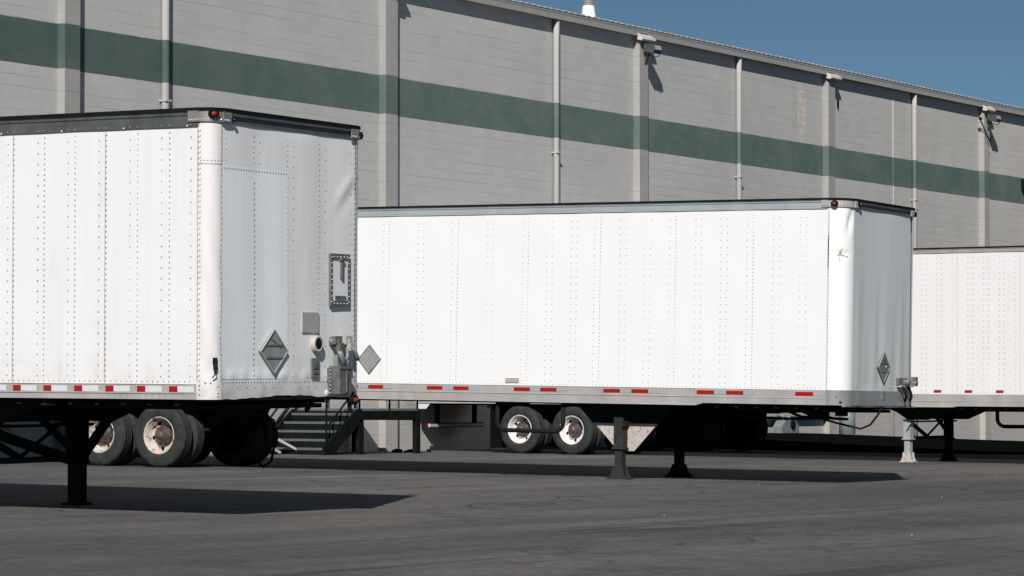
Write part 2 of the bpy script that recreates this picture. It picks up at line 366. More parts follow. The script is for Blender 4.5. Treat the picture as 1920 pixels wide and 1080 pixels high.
# stack on roof
st = empty("roof_stack", (61.95, WY + 1.3, 10.48)); tag(st, "galvanised round flue with a white flared boot standing above the warehouse roof edge", "flue")
b_ = MB(); b_.lathe([(.0, .135), (3.0, .135)], (0, 0, 0), 2, 24); [b_.lathe([(z, .141), (z + .02, .141)], (0, 0, 0), 2, 24) for z in (.33, 1.5, 2.4)]
b_.build("flue_pipe", GALV, st)
b_ = MB(); b_.lathe([(-.45, .23), (.0, .19), (.10, .165), (.27, .143)], (0, 0, 0), 2, 24); b_.build("boot", STACKW, st)
b_ = MB(); b_.lathe([(3.02, .24), (3.16, .05)], (0, 0, 0), 2, 24); b_.build("rain_cap", GALV, st)

# ------------------------------------------------------------------ wall lamps
def wall_lamp(x, z, label, sc=1.0):
    r = empty("wall_lamp", (x, WY - .17, z)); tag(r, label, "wall lamp", "shoebox flood lamps under the eave")
    a = MB(); a.box(-.07, .07, -.03, .02, -.12, .12); a.tube([(0, -.03, -.02), (.0, -.10, -.06), (.03, -.16, -.04)], .022, 8); a.build("mount", LAMPG, r)
    h = MB(); h.prism([(-.04, .13), (-.32, .09), (-.37, -.04), (-.32, -.12), (-.08, -.07)], 0, -.17, .20); h.build("housing", LAMPG, r)
    l = MB(); l.prism([(-.338, .07), (-.346, .07), (-.378, -.03), (-.372, -.035)], 0, -.14, .17); l.build("lens", GLASS, r)
    c = MB(); c.tube([(.14, -.33, -.10), (.14, -.32, -.16), (.10, -.22, -.19), (.02, -.1, -.14)], .010, 6); c.build("cable_loop", HOSE, r)
    d = MB(); d.prism([(-.0, -.05), (-.14, -.06), (-.02, -.34)], 0, -.04, .04); d.build("bracket", LAMPG, r)
    return r
L1 = wall_lamp(62.12, 9.62, "dark shoebox flood lamp on the pilaster to the right of the roof flue")
L2 = wall_lamp(83.18, 9.60, "dark shoebox flood lamp with a looping wire on the pilaster nearest the right edge")
b_ = MB(); b_.tube([(-.55, .0, -.1), (-.30, -.05, -.42), (.0, -.08, -.72), (.05, -.08, -.70), (.06, -.1, -.55)], .012, 6); b_.tube([(-.55, .0, -.04), (-.25, -.05, -.40), (-.02, -.08, -.66)], .010, 6); b_.tube([(-.62, -.0, -.05), (-.62, -.07, -.05)], .045, 10)
b_.build("loose_wire", HOSE, L2)
L3 = wall_lamp(51.30, 9.88, "small dark lamp on the leftmost lamp pilaster, cut off by the picture's top")
L3.scale = (.5, .5, .5)
wedge = MB(); wedge.prism([(WY - .01, 7.98), (WY - .30, 7.72), (WY - .30, 7.64), (WY - .01, 7.64)], 0, 86.2, 89.4)  # black sloping wedge set on the stripe
wedge = wedge.build("dark_wedge", BLACK); tag(wedge, "dark sloping hood on the green stripe at the right edge of the picture", "vent hood")

# ------------------------------------------------------------------ dock stairs
st = empty("dock_stairs", (48, 33.3, .15)); tag(st, "black steel dock stairs with landing and handrail standing against the grey wall", "stairs")
def sp(mb, name, mat):
    o = mb.build(name, mat, st); o.matrix_parent_inverse = Matrix.Translation(-Vector(st.location)); return o
YA, YB = 33.30, 34.80
ZL = 1.06; XL = 47.95; XB = 46.80
zb = gz(47, 34)
a = MB(); a.box(XL, 50.08, YA, YB, ZL - .04, ZL); sp(a, "landing", TREADM)
for y in (YA, YB):
    a = MB(); a.box(XL, 50.08, y - .03, y + .03, ZL - .22, ZL - .042); sp(a, "landing_beam", STEELP)
for xa_ in (XL - .03, 50.081):
    a = MB(); a.box(xa_, xa_ + .06, YA, YB, ZL - .24, ZL - .044); sp(a, "landing_beam", STEELP)
for X in (XL + .04, 50.0):
    for y in (YA, YB):
        a = MB(); a.box(X - .07, X + .07, y - .05, y + .05, gz(X, y) - .02, ZL - .2); sp(a, "post", STEELP)
for y in (YA - .02, YB + .02):
    a = MB(); a.prism([(XB - .06, zb), (XB + .24, zb), (XL + .05, ZL - .24), (XL + .05, ZL), (XL - .1, ZL), (XB - .06, zb + .16)], 1, y - .03, y + .03); sp(a, "stringer", STEELP)
for i in range(5):
    z = zb + .04 + (ZL - zb) * (i + .55) / 5.3; x = XB + (XL - XB) * (i) / 4.6
    a = MB(); a.box(x - .05, x + .26, YA + .02, YB - .02, z - .03, z); a.box(x - .054, x - .02, YA + .02, YB - .02, z - .042, z + .004, 1)
    sp(a, "tread", [STEELP, TREADM])
for i in range(5):
    z = zb + .04 + (ZL - zb) * (i + .55) / 5.3; x = XB + (XL - XB) * (i) / 4.6
    a = MB(); a.box(x - .045, x - .03, YA + .02, YB - .02, z - .18, z - .045); sp(a, "riser", STEELP)
for y in (YA - .02, YB + .02):
    a = MB(); r = .021
    a.tube([(XB + .03, y, zb), (XB + .03, y, zb + 1.0), (XL, y, ZL + 1.0), (50.0, y, ZL + 1.0), (50.0, y, ZL)], r, 8)
    a.tube([(XB + .03, y, zb + .5), (XL, y, ZL + .5), (50.0, y, ZL + .5)], r, 8)
    for X in (XL, 49.0): a.tube([(X, y, ZL), (X, y, ZL + 1.0)], r, 8)
    sp(a, "handrail", STEELP)
# scraps lying by the stair post
a = MB()
for i in range(9):
    x = 50.2 + random.random() * .9; y = 33.7 + random.random() * .6; q = .03 + .05 * random.random()
    a.beam((x, y, gz(x, y) + q * .4), (x + q * 3 * random.random(), y + .1 * random.random(), gz(x, y) + q * .5), q, q)
tag(a.build("scrap_heap", UNDER), "small heap of dark scraps on the asphalt beside the stair post", "debris", kind="stuff")
tm = []
def timber(x, y, l, ang, t, label):
    a = MB(); zz = gz(x, y)
    a.beam((x, y, zz + .03), (x + l * cos(ang), y + l * sin(ang), zz + .03 + t), .10, .045)
    tag(a.build("timber", CREAM), label, "timber", "scrap boards leaning under the dock stairs")
timber(46.9, 33.9, .75, 2.6, .38, "pale board leaning on the lowest stair tread, right one of the two")
timber(46.55, 34.2, .65, 2.9, .30, "pale board leaning on the lowest stair tread, left one of the two")

# ------------------------------------------------------------------ gas meter & pipework on the wall
mt = empty("gas_meter", (68.6, WY, .2)); tag(mt, "grey gas meter with long pipes running low along the wall, seen beneath the middle trailer", "gas meter")
def mp(mb, name, mat):
    o = mb.build(name, mat, mt); o.matrix_parent_inverse = Matrix.Translation(-Vector(mt.location)); return o
a = MB(); a.tube([(63.2, WY - .12, .93), (72.6, WY - .12, .93)], .035, 8); mp(a, "pipe", METERG)
a = MB(); a.tube([(63.2, WY - .14, .62), (72.6, WY - .14, .62)], .05, 8); mp(a, "pipe", BLACK)
a = MB(); a.tube([(63.2, WY - .12, .46), (72.6, WY - .12, .46)], .035, 8); mp(a, "pipe", METERG)
a = MB(); a.prism([(68.9, .02), (69.9, .02), (69.9, .22), (69.7, .38), (69.1, .38), (68.9, .22)], 1, WY - .42, WY - .16); a.tube([(69.2, WY - .29, .36), (69.2, WY - .29, .5), (69.2, WY - .13, .5)], .03, 8); a.tube([(69.6, WY - .29, .36), (69.6, WY - .29, .46), (69.6, WY - .13, .46)], .03, 8)
mp(a, "meter_body", METERG)
a = MB(); a.lathe([(0, .11), (.04, .13), (.06, .10)], (69.5, WY - .47, .28), 1, 16); mp(a, "regulator", BLACK)
mt.location.z += .27
a = MB(); a.lathe([(.0, .17), (.04, .22), (.6, .22), (.7, .17), (.75, .06), (.76, .0)], (73.15, WY - .26, gz(73, 34.7)), 2, 24)
tag(a.build("utility_tank", METERG), "squat grey green tank beside the pilaster, seen under the middle trailer's nose", "tank")

# ------------------------------------------------------------------ trailers
def rivcol(mb, u, v, w0, w1, step, n, mi=1, r=.0085):
    k = int((w1 - w0) / step)
    for i in range(k + 1):
        mb.rivet((u, v, w0 + i * step), n, r, mi)
def rivrow(mb, pts, n, mi=1, r=.0075):
    for p in pts: mb.rivet(p, n, r, mi)

def wheel_proto(rimmat, name):
    """wheel (hub) > tyre, rim ; centred, outer face towards -x"""
    hb = MB(); hb.lathe([(.155, .001), (.155, .165), (.15, .17), (.13, .125), (.07, .11), (.045, .085), (.02, .08), (.0, .055), (-.004, 0)], (0, 0, 0), 0, 20)
    for k in range(10):
        t = 2 * pi * k / 10; hb.tube([(.15, .145 * cos(t), .145 * sin(t)), (.115, .145 * cos(t), .145 * sin(t))], .015, 6)
    h = hb.build("wheel", HUB)
    ty = MB()
    prof = [(.03, .285), (.012, .30), (.0, .34), (-.004, .39), (.0, .43), (.012, .465), (.03, .49), (.045, .498), (.075, .500), (.078, .494), (.088, .494), (.091, .500), (.12, .50), (.123, .494), (.133, .494), (.136, .50), (.165, .50), (.168, .494), (.178, .494), (.181, .50), (.21, .498), (.225, .49), (.243, .465), (.255, .43), (.259, .39), (.255, .34), (.243, .30), (.225, .285)]
    ty.lathe(prof, (0, 0, 0), 0, 44, cap=False); ty.lathe([(-.0055, .372), (-.009, .376), (-.0055, .38)], (0, 0, 0), 0, 44, cap=False)
    t = ty.build("tyre", RUBBER); t.parent = h
    rm = MB()
    rm.lathe([(.03, .290), (.008, .296), (.004, .288), (.018, .276), (.045, .268), (.06, .25), (.17, .245), (.175, .235), (.165, .20), (.158, .15), (.157, .05)], (0, 0, 0), 0, 40, cap=False)
    for k in range(5):
        q = 2 * pi * (k + .25) / 5; c = (.1585 + .002, .205 * cos(q), .205 * sin(q))
        rm.lathe([(-.002, .030), (-.0025, 0.0)], c, 0, 14, 1)
    r = rm.build("rim", [rimmat, HOLE]); r.parent = h
    return h

def matrix_of(nx, ny_, z0, yaw, pt, rl):
    def T(u, v, w):
        u0 = u - 1.295; u2 = 1.295 + u0 * cos(rl) + w * sin(rl); w2 = w * cos(rl) - u0 * sin(rl)
        y = v * cos(pt) - w2 * sin(pt); z = v * sin(pt) + w2 * cos(pt)
        return Vector((nx + cos(yaw) * u2 - sin(yaw) * y, ny_ + sin(yaw) * u2 + cos(yaw) * y, z0 + z))
    o = T(0, 0, -1.1); A = T(1, 0, -1.1) - o; B = T(0, 1, -1.1) - o; D = T(0, 0, -.1) - o
    M = Matrix((A, B, D)).transposed().to_4x4(); M.translation = o
    return M, T

def make_trailer(P):
    M, T = matrix_of(*P['pose']); root = empty("semi_trailer"); root.matrix_world = M
    tag(root, P['label'], "trailer", "white box trailers backed up to the warehouse")
    W = P['W']; L = P['L']; H = P['H'] + 1.1; r = P['r']; B = 1.1        # B: floor level in local z
    G = lambda u, v: (gz(*T(u, v, 0)[:2]) - T(u, v, 0).z) + 1.1          # ground in local z
    sk, fk, ck, rv = P['skin'], P['front'], P['corner'], P['riv']
    seam = P['seam'] + B; tr_ = P['toprail'] + B
    add = lambda mb, name, mats, par=root: mb.build(name, mats, par)
    wob = lambda v, z, s: .0022 * sin(v * 2.7 + s) * sin(z * 1.3 + s * 2) + .0016 * sin(v * 7.9 + z * .7 + s) + .0012 * sin(z * 5.1 - v * 3.3)
    # side skins
    for side in (0, 1):
        u0 = 0 if side == 0 else W; sg = -1 if side == 0 else 1
        mb = MB(); n_ = (sg, 0, 0)
        mb.grid(lambda a, b: (u0 - sg * .006 + sg * wob(r + a * (L - r), b * 2.6, side * 3), r + a * (L - r), seam - .02 + b * (tr_ - seam + .05)), 150, 26, 0)
        cols = P['cols']
        for v, step in cols:
            if v < L - .15: rivcol(mb, u0 - sg * .004, v, seam + .07, tr_ - .04, step, n_, 1, P['rr'])
        for v in P['lines']:
            mb.box(min(u0 - sg * .004, u0 - sg * .002), max(u0 - sg * .004, u0 - sg * .002), v - .003, v + .003, seam, tr_, 2)
        v = r + .1
        while v < L - .1:
            mb.rivet((u0 - sg * .004, v, seam + .022), n_, P['rr'] * .9, 1); v += .06
        add(mb, "side_panel", [sk, rv, RIVL])
    # front skin
    mb = MB()
    if P['kind'] == 1:
        def fdisp(u, z):
            d = .004 * sin(u * 5.2 + .6) + .002 * sin(u * 11 + z * .8) + .003 * sin(z * 3 + u * 2)
            t = (u - 2.42) * .75 + (z - 3.22) * .66; q = (u - 2.42) * -.66 + (z - 3.22) * .75
            if t < .05: d += .009 * exp(-(q / .06) ** 2) * exp(-((t + .18) / .22) ** 2)
            q2 = q + .11
            d -= .005 * exp(-(q2 / .07) ** 2) * exp(-((t + .22) / .25) ** 2)
            d += .012 * exp(-((z - 1.32) / .05) ** 2) * (.5 + .5 * sin(u * 23) * sin(u * 7.1))
            return d
    elif P['kind'] == 2:
        def fdisp(u, z):
            lo = max(0, min(1, (3.1 - z) / 1.2))
            return .006 * sin(u * 4.3 + 1) + lo * (.0035 * sin(u * 13 + z * .6) + .002 * sin(u * 21 - z * .9)) + .003 * sin(z * 2.2 + u)
    else:
        fdisp = lambda u, z: .004 * sin(u * 5 + 1) + .003 * sin(z * 3)
    fd0 = fdisp; fdisp = lambda u, z: fd0(u, z) * max(0, min(1, (tr_ - z) / .12)) * max(0, min(1, (z - seam + .02) / .12))
    mb.grid(lambda a, b: (r + a * (W - 2 * r), .004 - fdisp(r + a * (W - 2 * r), seam + b * (tr_ - seam)), seam - .02 + b * (tr_ + .1 - seam)), 90, 80, 0)
    for u, step in P['fcols']: 
        k = int((tr_ - seam - .1) / step)
        for i in range(k + 1):
            z = seam + .07 + i * step; mb.rivet((u, .003 - fdisp(u, z), z), (0, -1, 0), P['rr'], 1)
    if P['kind'] == 1:
        u = r + .05
        while u < W - r - .25: mb.rivet((u, .0, seam + .022), (0, -1, 0), .007, 1); u += .05
    add(mb, "front_panel", [fk, RIVL if P["kind"] == 1 else rv])
    if P['kind'] == 1:      # repaired lower sheets
        mb = MB(); zt = 2.163 + B
        mb.grid(lambda a, b: (r + .01 + a * (1.25 - r), .0005 - fdisp(r + .01 + a * (1.25 - r), seam + .05 + b * (zt - seam - .05)), seam + .045 + b * (zt - seam - .045)), 50, 70, 0)
        u = r + .04
        while u < 1.22: mb.rivet((u, -.005 - fdisp(u, zt - .02), zt - .022), (0, -1, 0), .007, 1); u += .045
        for u, step in P['fcols']:
            if u < 1.2 and abs(u - .789) > .01 and abs(u - .223) > .01:
                for i in range(int(1.9 / step)): z = seam + .09 + i * step; mb.rivet((u, -.005 - fdisp(u, z), z), (0, -1, 0), P['rr'], 1)
        add(mb, "repair_panel", [PATCH, RIVL])
    # rounded corner posts
    def arc(th, rr, side):   # th 0 -> side seam, 1 -> front seam
        a = th * pi / 2; x = r - rr * cos(a); y = r - rr * sin(a)
        return (x, y) if side == 0 else (W - x, y)
    for side in (0, 1):
        mb = MB(); z0 = (B + .0 if P['kind'] != 2 else seam - .01); z1 = tr_ + .1
        def cf(a, b, side=side):
            z = z0 + b * (z1 - z0); d = .004
            if P['kind'] == 2 and side == 0:
                d -= .022 * exp(-((a - .50) / .22) ** 2 - ((z - B - 2.07) / .05) ** 2)
                d -= .035 * exp(-((a - .80 - (z - B - 2.55) * .5) / .10) ** 2 - ((z - B - 2.52) / .16) ** 2)
                d -= .010 * exp(-((a - .25) / .2) ** 2 - ((z - B - 2.10) / .15) ** 2)
            if P['kind'] == 1 and side == 0:
                d -= .012 * exp(-((a - .55) / .3) ** 2 - ((z - B - .30) / .10) ** 2) + .006 * sin(z * 9 + a * 5) * exp(-((z - B - .9) / .7) ** 2)
            x, y = arc(a, r + d, side); return (x, y, z)
        mb.grid(cf, 12, 110, 0)
        for aa, st_ in ((.04, .05), (.97, .05)):
            if P['kind'] == 2 and aa > .5: continue
            i = 0; z = z0 + .12
            while z < tr_ - .03:
                x, y, _z = cf(aa, (z - z0) / (z1 - z0)); a2 = aa * pi / 2; nn_ = (-cos(a2) if side == 0 else cos(a2), -sin(a2), 0)
                mb.rivet((x, y, z), nn_, P['rr'], 1); z += st_
        if P['kind'] == 1:
            zc = 2.164 + B
            mb.grid(lambda a, b: (*arc(a, r + .0065, side), zc - .004 + b * .006), 10, 1, 1)
            for k in range(7): 
                x, y = arc((k + .5) / 7, r + .005, side); a2 = (k + .5) / 7 * pi / 2
                mb.rivet((x, y, zc + .03), (-cos(a2) if side == 0 else cos(a2), -sin(a2), 0), .007, 1)
        add(mb, "corner_post", [ck, rv])
    if P['kind'] == 2:   # scraped paint and bare rust where the corner was hit
        rs = random.Random(5)
        mb = MB()
        for a0, z0_, da, dz in ((.42, 2.075, .10, .035), (.52, 2.05, .16, .016), (.66, 2.035, .12, .012), (.46, 2.13, .04, .03), (.40, 2.00, .035, .045), (.34, 2.055, .07, .012)):
            o_ = len(mb.v); n = 14
            for k in range(n):
                t_ = 2 * pi * k / n; q_ = .6 + .6 * rs.random(); aa = a0 + da * .5 * cos(t_) * q_; zz_ = B + z0_ + dz * sin(t_) * q_
                z0 = seam - .01; z1 = tr_ + .1; dd = -.022 * exp(-((aa - .50) / .22) ** 2 - ((zz_ - B - 2.07) / .05) ** 2) - .010 * exp(-((aa - .25) / .2) ** 2 - ((zz_ - B - 2.10) / .15) ** 2)
                mb.v.append((*arc(aa, r + .0065 + dd, 0), zz_))
            mb.face(tuple(range(o_, o_ + n)))
        add(mb, "scrape_mark", SCRAPE)
    if P['kind'] == 2:   # dark seam gap beside the nose corner
        mb = MB(); mb.box(-.0035, .0, r - .012, r + .002, seam, tr_); mb.box(W, W + .0035, r - .012, r + .002, seam, tr_); add(mb, "corner_seam", BLACK)
    if P['kind'] == 1:   # corner shoe casting with bolts and a torn bracket
        mb = MB(); mb.grid(lambda a, b: (*arc(-.08 + a * 1.16, r + .010, 0), B + b * .165), 10, 2, 0); 
        for aa, z in ((.06, .13), (.06, .09), (.06, .045), (.8, .12), (.8, .06), (.8, .03), (.3, .15), (.5, .15)):
            x, y = arc(aa, r + .010, 0); mb.rivet((x, y, B + z), (-cos(aa * pi / 2), -sin(aa * pi / 2), 0), .011, 1)
        add(mb, "corner_shoe", [ck, RIV])
        mb = MB(); x, y = arc(.62, r + .006, 0)
        mb.prism([(x - .035, y - .02), (x + .0, y - .04), (x + .025, y - .03), (x + .02, y + .01)], 2, B + .27, B + .315); mb.prism([(x - .03, y - .02), (x - .0, y - .035), (x + .02, y - .03), (x, y + .01)], 2, B + .325, B + .385)
        mb.tube([(x - .03, y - .03, B + .30), (x - .02, y - .04, B + .24), (x - .03, y - .01, B + .2)], .006, 5); add(mb, "torn_bracket", UNDER)
    # top rails
    top = H; prt = P['railmat']
    for side in (0, 1):
        u0 = 0 if side == 0 else W; sg = -1 if side == 0 else 1
        mb = MB(); pr = [(u0 - sg * .02, tr_), (u0 + sg * .008, tr_), (u0 + sg * .008, tr_ + (top - tr_) * .55), (u0 + sg * .018, tr_ + (top - tr_) * .62), (u0 + sg * .018, tr_ + (top - tr_) * .68), (u0 + sg * .004, tr_ + (top - tr_) * .72), (u0 + sg * .012, top - .03), (u0 - sg * .02, top - .03)]
        mb.prism(pr, 1, r + .02, L)
        if P['kind'] == 1:
            for v, _s in P['cols']:
                if v < L: rivcol(mb, u0 + sg * .008, v, tr_ + .02, tr_ + .07, .05, (sg, 0, 0), 1)
            for v in [.28 + .72 * .5 * k for k in range(0, 38, 2)]: mb.rivet((u0 + sg * .008, v, tr_ + .008), (sg, 0, 0), .012, 2)
        if P['kind'] == 3:
            v = r + .2
            while v < L - .1:
                mb.rivet((u0 + sg * .008, v, tr_ + .02), (sg, 0, 0), .008, 1); v += .045
            for k in range(24):
                for dv in (0, .09): mb.rivet((u0 + sg * .014, .5 + k * .62 + dv, top - .05), (sg, 0, 0), .016, 1)
        add(mb, "top_rail", [prt, RIV, RIVB])
        mb = MB(); mb.box(min(u0 - sg * .03, u0 + sg * .022), max(u0 - sg * .03, u0 + sg * .022), r, L, top - .03, top); add(mb, "roof_lip", BLACK)
    ft = P['fronttop'] + B; fm = P['fronttopmat']
    mb = MB(); mb.prism([(.02, ft), (-.008, ft), (-.008, ft + (top - ft) * .45), (-.03, ft + (top - ft) * .5), (-.03, top - .035), (.02, top - .035)], 0, r, W - r)
    add(mb, "front_top_rail", fm)
    mb = MB(); mb.box(r, W - r, -.036, .03, top - .035, top); add(mb, "roof_lip", BLACK)
    # corner castings wrapping the top corners, with marker lamps
    for side in (0, 1):
        mb = MB(); zc0 = ft + (.0 if P['kind'] == 1 else -.0)
        mb.grid(lambda a, b: (*arc(-.02 + a * 1.04, r + .022, side), zc0 + b * (top - .03 - zc0)), 12, 2, 0)
        x0 = -.022 if side == 0 else W + .010; mb.box(x0, x0 + .012, r - .01, r + P['capl'], zc0, top - .03)
        xa = r - .01 if side == 0 else W - r - P['capl']; mb.box(xa, xa + P['capl'] + .01, -.034, -.022, zc0, top - .03)
        for k in range(9):
            a = k / 8; x, y = arc(a, r + .023, side); a2 = a * pi / 2; mb.rivet((x, y, zc0 + .02), (-cos(a2) if side == 0 else cos(a2), -sin(a2), 0), .010, 1)
        for k in range(4):
            mb.rivet((x0 if side == 0 else x0 + .012, r + .03 + k * (P['capl'] - .05) / 3, zc0 + .02), (-1 if side == 0 else 1, 0, 0), .010, 1)
            mb.rivet((xa + .02 + k * (P['capl'] - .05) / 3, -.034, zc0 + .02), (0, -1, 0), .010, 1)
        add(mb, "corner_cap", [P['capmat'], RIVB if P['kind'] == 1 else RIV])
        mb = MB(); mb.grid(lambda a, b: (*arc(a, (r + .03) * b, side), top - .03 + (.03 if b < .99 else 0)), 12, 2, 0)
        mb.grid(lambda a, b: (*arc(a, r + .03, side), top - .032 + b * .03), 12, 1, 0); add(mb, "roof_lip", BLACK)
    def lamp(x, y, z, nx_, ny_, mat, s=1.0):
        d = Vector((nx_, ny_, 0)).normalized(); q = Vector((-d.y, d.x, 0))
        h = MB(); c = Vector((x, y, z))
        n = 14; ring = lambda off, R: [tuple(c + d * off + q * R * cos(2 * pi * k / n) + Vector((0, 0, R * .8 * sin(2 * pi * k / n)))) for k in range(n)]
        h.add(ring(0, .052 * s) + ring(.03 * s, .05 * s), [(k, (k + 1) % n, n + (k + 1) % n, n + k) for k in range(n)] + [tuple(range(n, 2 * n))])
        ho = add(h, "marker_lamp", BLACK)
        e = MB(); e.add(ring(.03 * s, .026 * s) + ring(.040 * s, .020 * s) + ring(.044 * s, .008), [(k, (k + 1) % n, n + (k + 1) % n, n + k) for k in range(n)] + [(n + k, n + (k + 1) % n, 2 * n + (k + 1) % n, 2 * n + k) for k in range(n)] + [tuple(range(2 * n, 3 * n))], smooth=True)
        add(e, "lens", mat, ho)
    zl = top - .075
    if P['kind'] == 1:
        x, y = arc(.55, r + .024, 0); lamp(x, y, top - .06, -.6, -.78, REDL, 1.0)
        x, y = arc(.55, r + .024, 1); lamp(x, y, top - .09, .6, -.78, AMBL, .9); lamp(.28, -.036, top - .1, 0, -1, LAMPG, .5)
    else:
        lamp(-.024, .16, top - .08, -1, 0, REDL, 1.0); lamp(.36, -.036, top - .07, 0, -1, AMBL, .9); x, y = arc(.85, r + .024, 1); lamp(x, y, top - .09, .25, -1, REDL, .9)
    # roof
    mb = MB(); nseg = 10
    mb.box(.02, W - .02, r, L - .01, top - .02, top - .003); mb.box(r, W - r, .0, r, top - .02, top - .003); add(mb, "roof", ROOFM)
    # bottom side rails
    bz = B + P['railbot']
    for side in (0, 1):
        u0 = 0 if side == 0 else W; sg = -1 if side == 0 else 1
        stp = P['step']
        mb = MB()
        mb.prism([(u0 - sg * .04, bz), (u0 + sg * .006, bz), (u0 + sg * .006, bz + .012), (u0 + sg * .002, bz + .014), (u0 + sg * .002, P['line2'] + B - .006), (u0 + sg * .010, P['line2'] + B - .004), (u0 + sg * .010, P['line2'] + B + .004), (u0 + sg * .003, P['line2'] + B + .008), (u0 + sg * .003, seam - .008), (u0 + sg * .008, seam - .006), (u0 + sg * .008, seam), (u0 - sg * .04, seam)], 1, stp, L)
        fl = B + (.0 if P['kind'] != 1 else .0)
        mb.prism([(u0 - sg * .04, fl), (u0 + sg * .004, fl), (u0 + sg * .004, P['line2'] + B - .006), (u0 + sg * .009, P['line2'] + B - .004), (u0 + sg * .009, P['line2'] + B + .004), (u0 + sg * .003, P['line2'] + B + .008), (u0 + sg * .003, seam), (u0 - sg * .04, seam)], 1, r, stp - .002)
        if P['railbot'] < 0: mb.prism([(stp, bz), (stp, fl), (stp - .13, fl)], 0, min(u0 - sg * .02, u0 + sg * .003), max(u0 - sg * .02, u0 + sg * .003))
        n_ = (sg, 0, 0); v = r + .3
        while v < L - .2:
            uu = u0 + sg * .003
            if P['kind'] == 2:
                if v > stp + .6:
                    for dv in (0, .05): mb.rivet((uu, v + dv, B + .055), n_, .006, 1); mb.rivet((uu, v + dv, B - .01), n_, .006, 1)
                    v += .305
                else: mb.rivet((uu, v, B + .05), n_, .006, 1); mb.rivet((uu, v + .03, B + .02), n_, .006, 1); v += .07
            elif P['kind'] == 1:
                mb.rivet((uu, v, B + .012), n_, .008, 1)
                if v < 1.3 and int(v * 10) % 4: mb.rivet((uu, v, B + .045), n_, .008, 1)
                v += .072
            else:
                mb.rivet((uu, v, B + .05), n_, .007, 1); v += .2
        add(mb, "bottom_rail", [P['botmat'], RIV])
        # conspicuity tape, each stripe set a hair proud
        xa, xb = (u0 - .0065, u0 - .0042) if side == 0 else (u0 + .0042, u0 + .0065)
        for grp in P['tape']:
            if grp[0][1] > L - .05: continue
            mb = MB()
            for v0, v1, mi in grp: mb.box(xa, xb, v0, v1, B + P['tz'][0], B + P['tz'][1], mi)
            add(mb, "reflective_tape", [RED, WTAPE, GTAPE])
    # front bottom rail
    mb = MB(); fz = B + (.0 if P['kind'] == 1 else -.0)
    if P['kind'] == 1:
        def edge(a, b):
            u = r + .02 + a * (W - 2 * r - .03); zb_ = B + .002 * sin(u * 31) + .003 * sin(u * 13) + (.030 * exp(-((u - 1.3) / .55) ** 2)) + .002; zt = seam - .004
            ins = .006 * (1 - b) ** 2 * (.6 + .4 * sin(u * 9))
            return (u, -.008 + ins, zb_ + b * (zt - zb_))
        mb.grid(edge, 80, 8, 0)
        for k in range(14): mb.rivet((.4 + k * .15, -.009, seam - .03), (0, -1, 0), .007, 1)
        add(mb, "front_bottom_rail", [ck, RIV])
        mb = MB(); mb.box(r, W - r, .002, .06, B - .012, B + .045); add(mb, "bumper_plate", BLACK)
    else:
        mb.grid(lambda a, b: (r + a * (W - 2 * r), -.012 - .003 * sin(a * 17), fz + b * (seam - fz)), 30, 2, 0)
        for side in (0, 1): mb.grid(lambda a, b: (*arc(a, r + .012, side), fz + b * (seam - fz)), 14, 2, 0)
        for k in range(2): mb.rivet((.02, .12, fz + .12), (-1, -.3, 0), .012, 1)
        mb.box(.05, W - .05, -.004, .05, B - .02, B + .002, 1)
        add(mb, "front_bottom_rail", [P['nosemat'], RIV])
    # floor and cross members
    mb = MB(); mb.box(.05, W - .05, .06, L - .05, B + .03, B + .055)
    v = .4
    while v < L: mb.box(.05, W - .05, v, v + .05, B - .055, B + .028); v += .305
    add(mb, "floor_frame", UNDER)
    # rear frame, doors, bumper
    mb = MB(); mb.box(.0, .09, L, L + .08, B - .03, top); mb.box(W - .09, W, L, L + .08, B - .03, top); mb.box(.091, W - .091, L, L + .08, top - .14, top); mb.box(.091, W - .091, L, L + .08, B - .03, B + .12); add(mb, "rear_frame", ALU)
    for a0, a1 in ((.095, W / 2 - .004), (W / 2 + .004, W - .095)):
        mb = MB(); mb.box(a0, a1, L + .01, L + .05, B + .124, top - .144); dr = add(mb, "rear_door", sk)
        mb = MB(); mb.tube([((a0 + a1) / 2, L + .075, B + .15), ((a0 + a1) / 2, L + .075, top - .16)], .014, 8); mb.box((a0 + a1) / 2 - .02, (a0 + a1) / 2 + .2, L + .055, L + .085, B + 1.2, B + 1.23); add(mb, "lock_rod", GALV, dr)
    mb = MB(); zb_ = G(1.3, L) + .50
    mb.box(.28, W - .28, L - .12, L - .02, zb_, zb_ + .10); mb.box(.55, .63, L - .11, L - .03, zb_ + .1, B - .0); mb.box(W - .63, W - .55, L - .11, L - .03, zb_ + .1, B); ub = add(mb, "underride_guard", BLACK)
    mb = MB(); mb.box(.2755, .28, L - .115, L - .075, zb_ + .015, zb_ + .085, 1); mb.box(.276, .2795, L - .073, L - .03, zb_ + .015, zb_ + .085, 0)
    mb.box(.285, W - .285, L - .1225, L - .1205, zb_ + .02, zb_ + .08, 2); add(mb, "reflective_tape", [RED, WTAPE, CREAM], ub)
    mb = MB()
    for uu in (.001, W - .012):
        mb = MB(); mb.prism([(L, B - .035), (L - .30, B - .035), (L - .20, B - .14), (L, B - .14)], 0, uu, uu + .011); add(mb, "rear_corner_plate", WTAPE)
    # landing gear
    vl = P['legv']; lm = P['legmat']
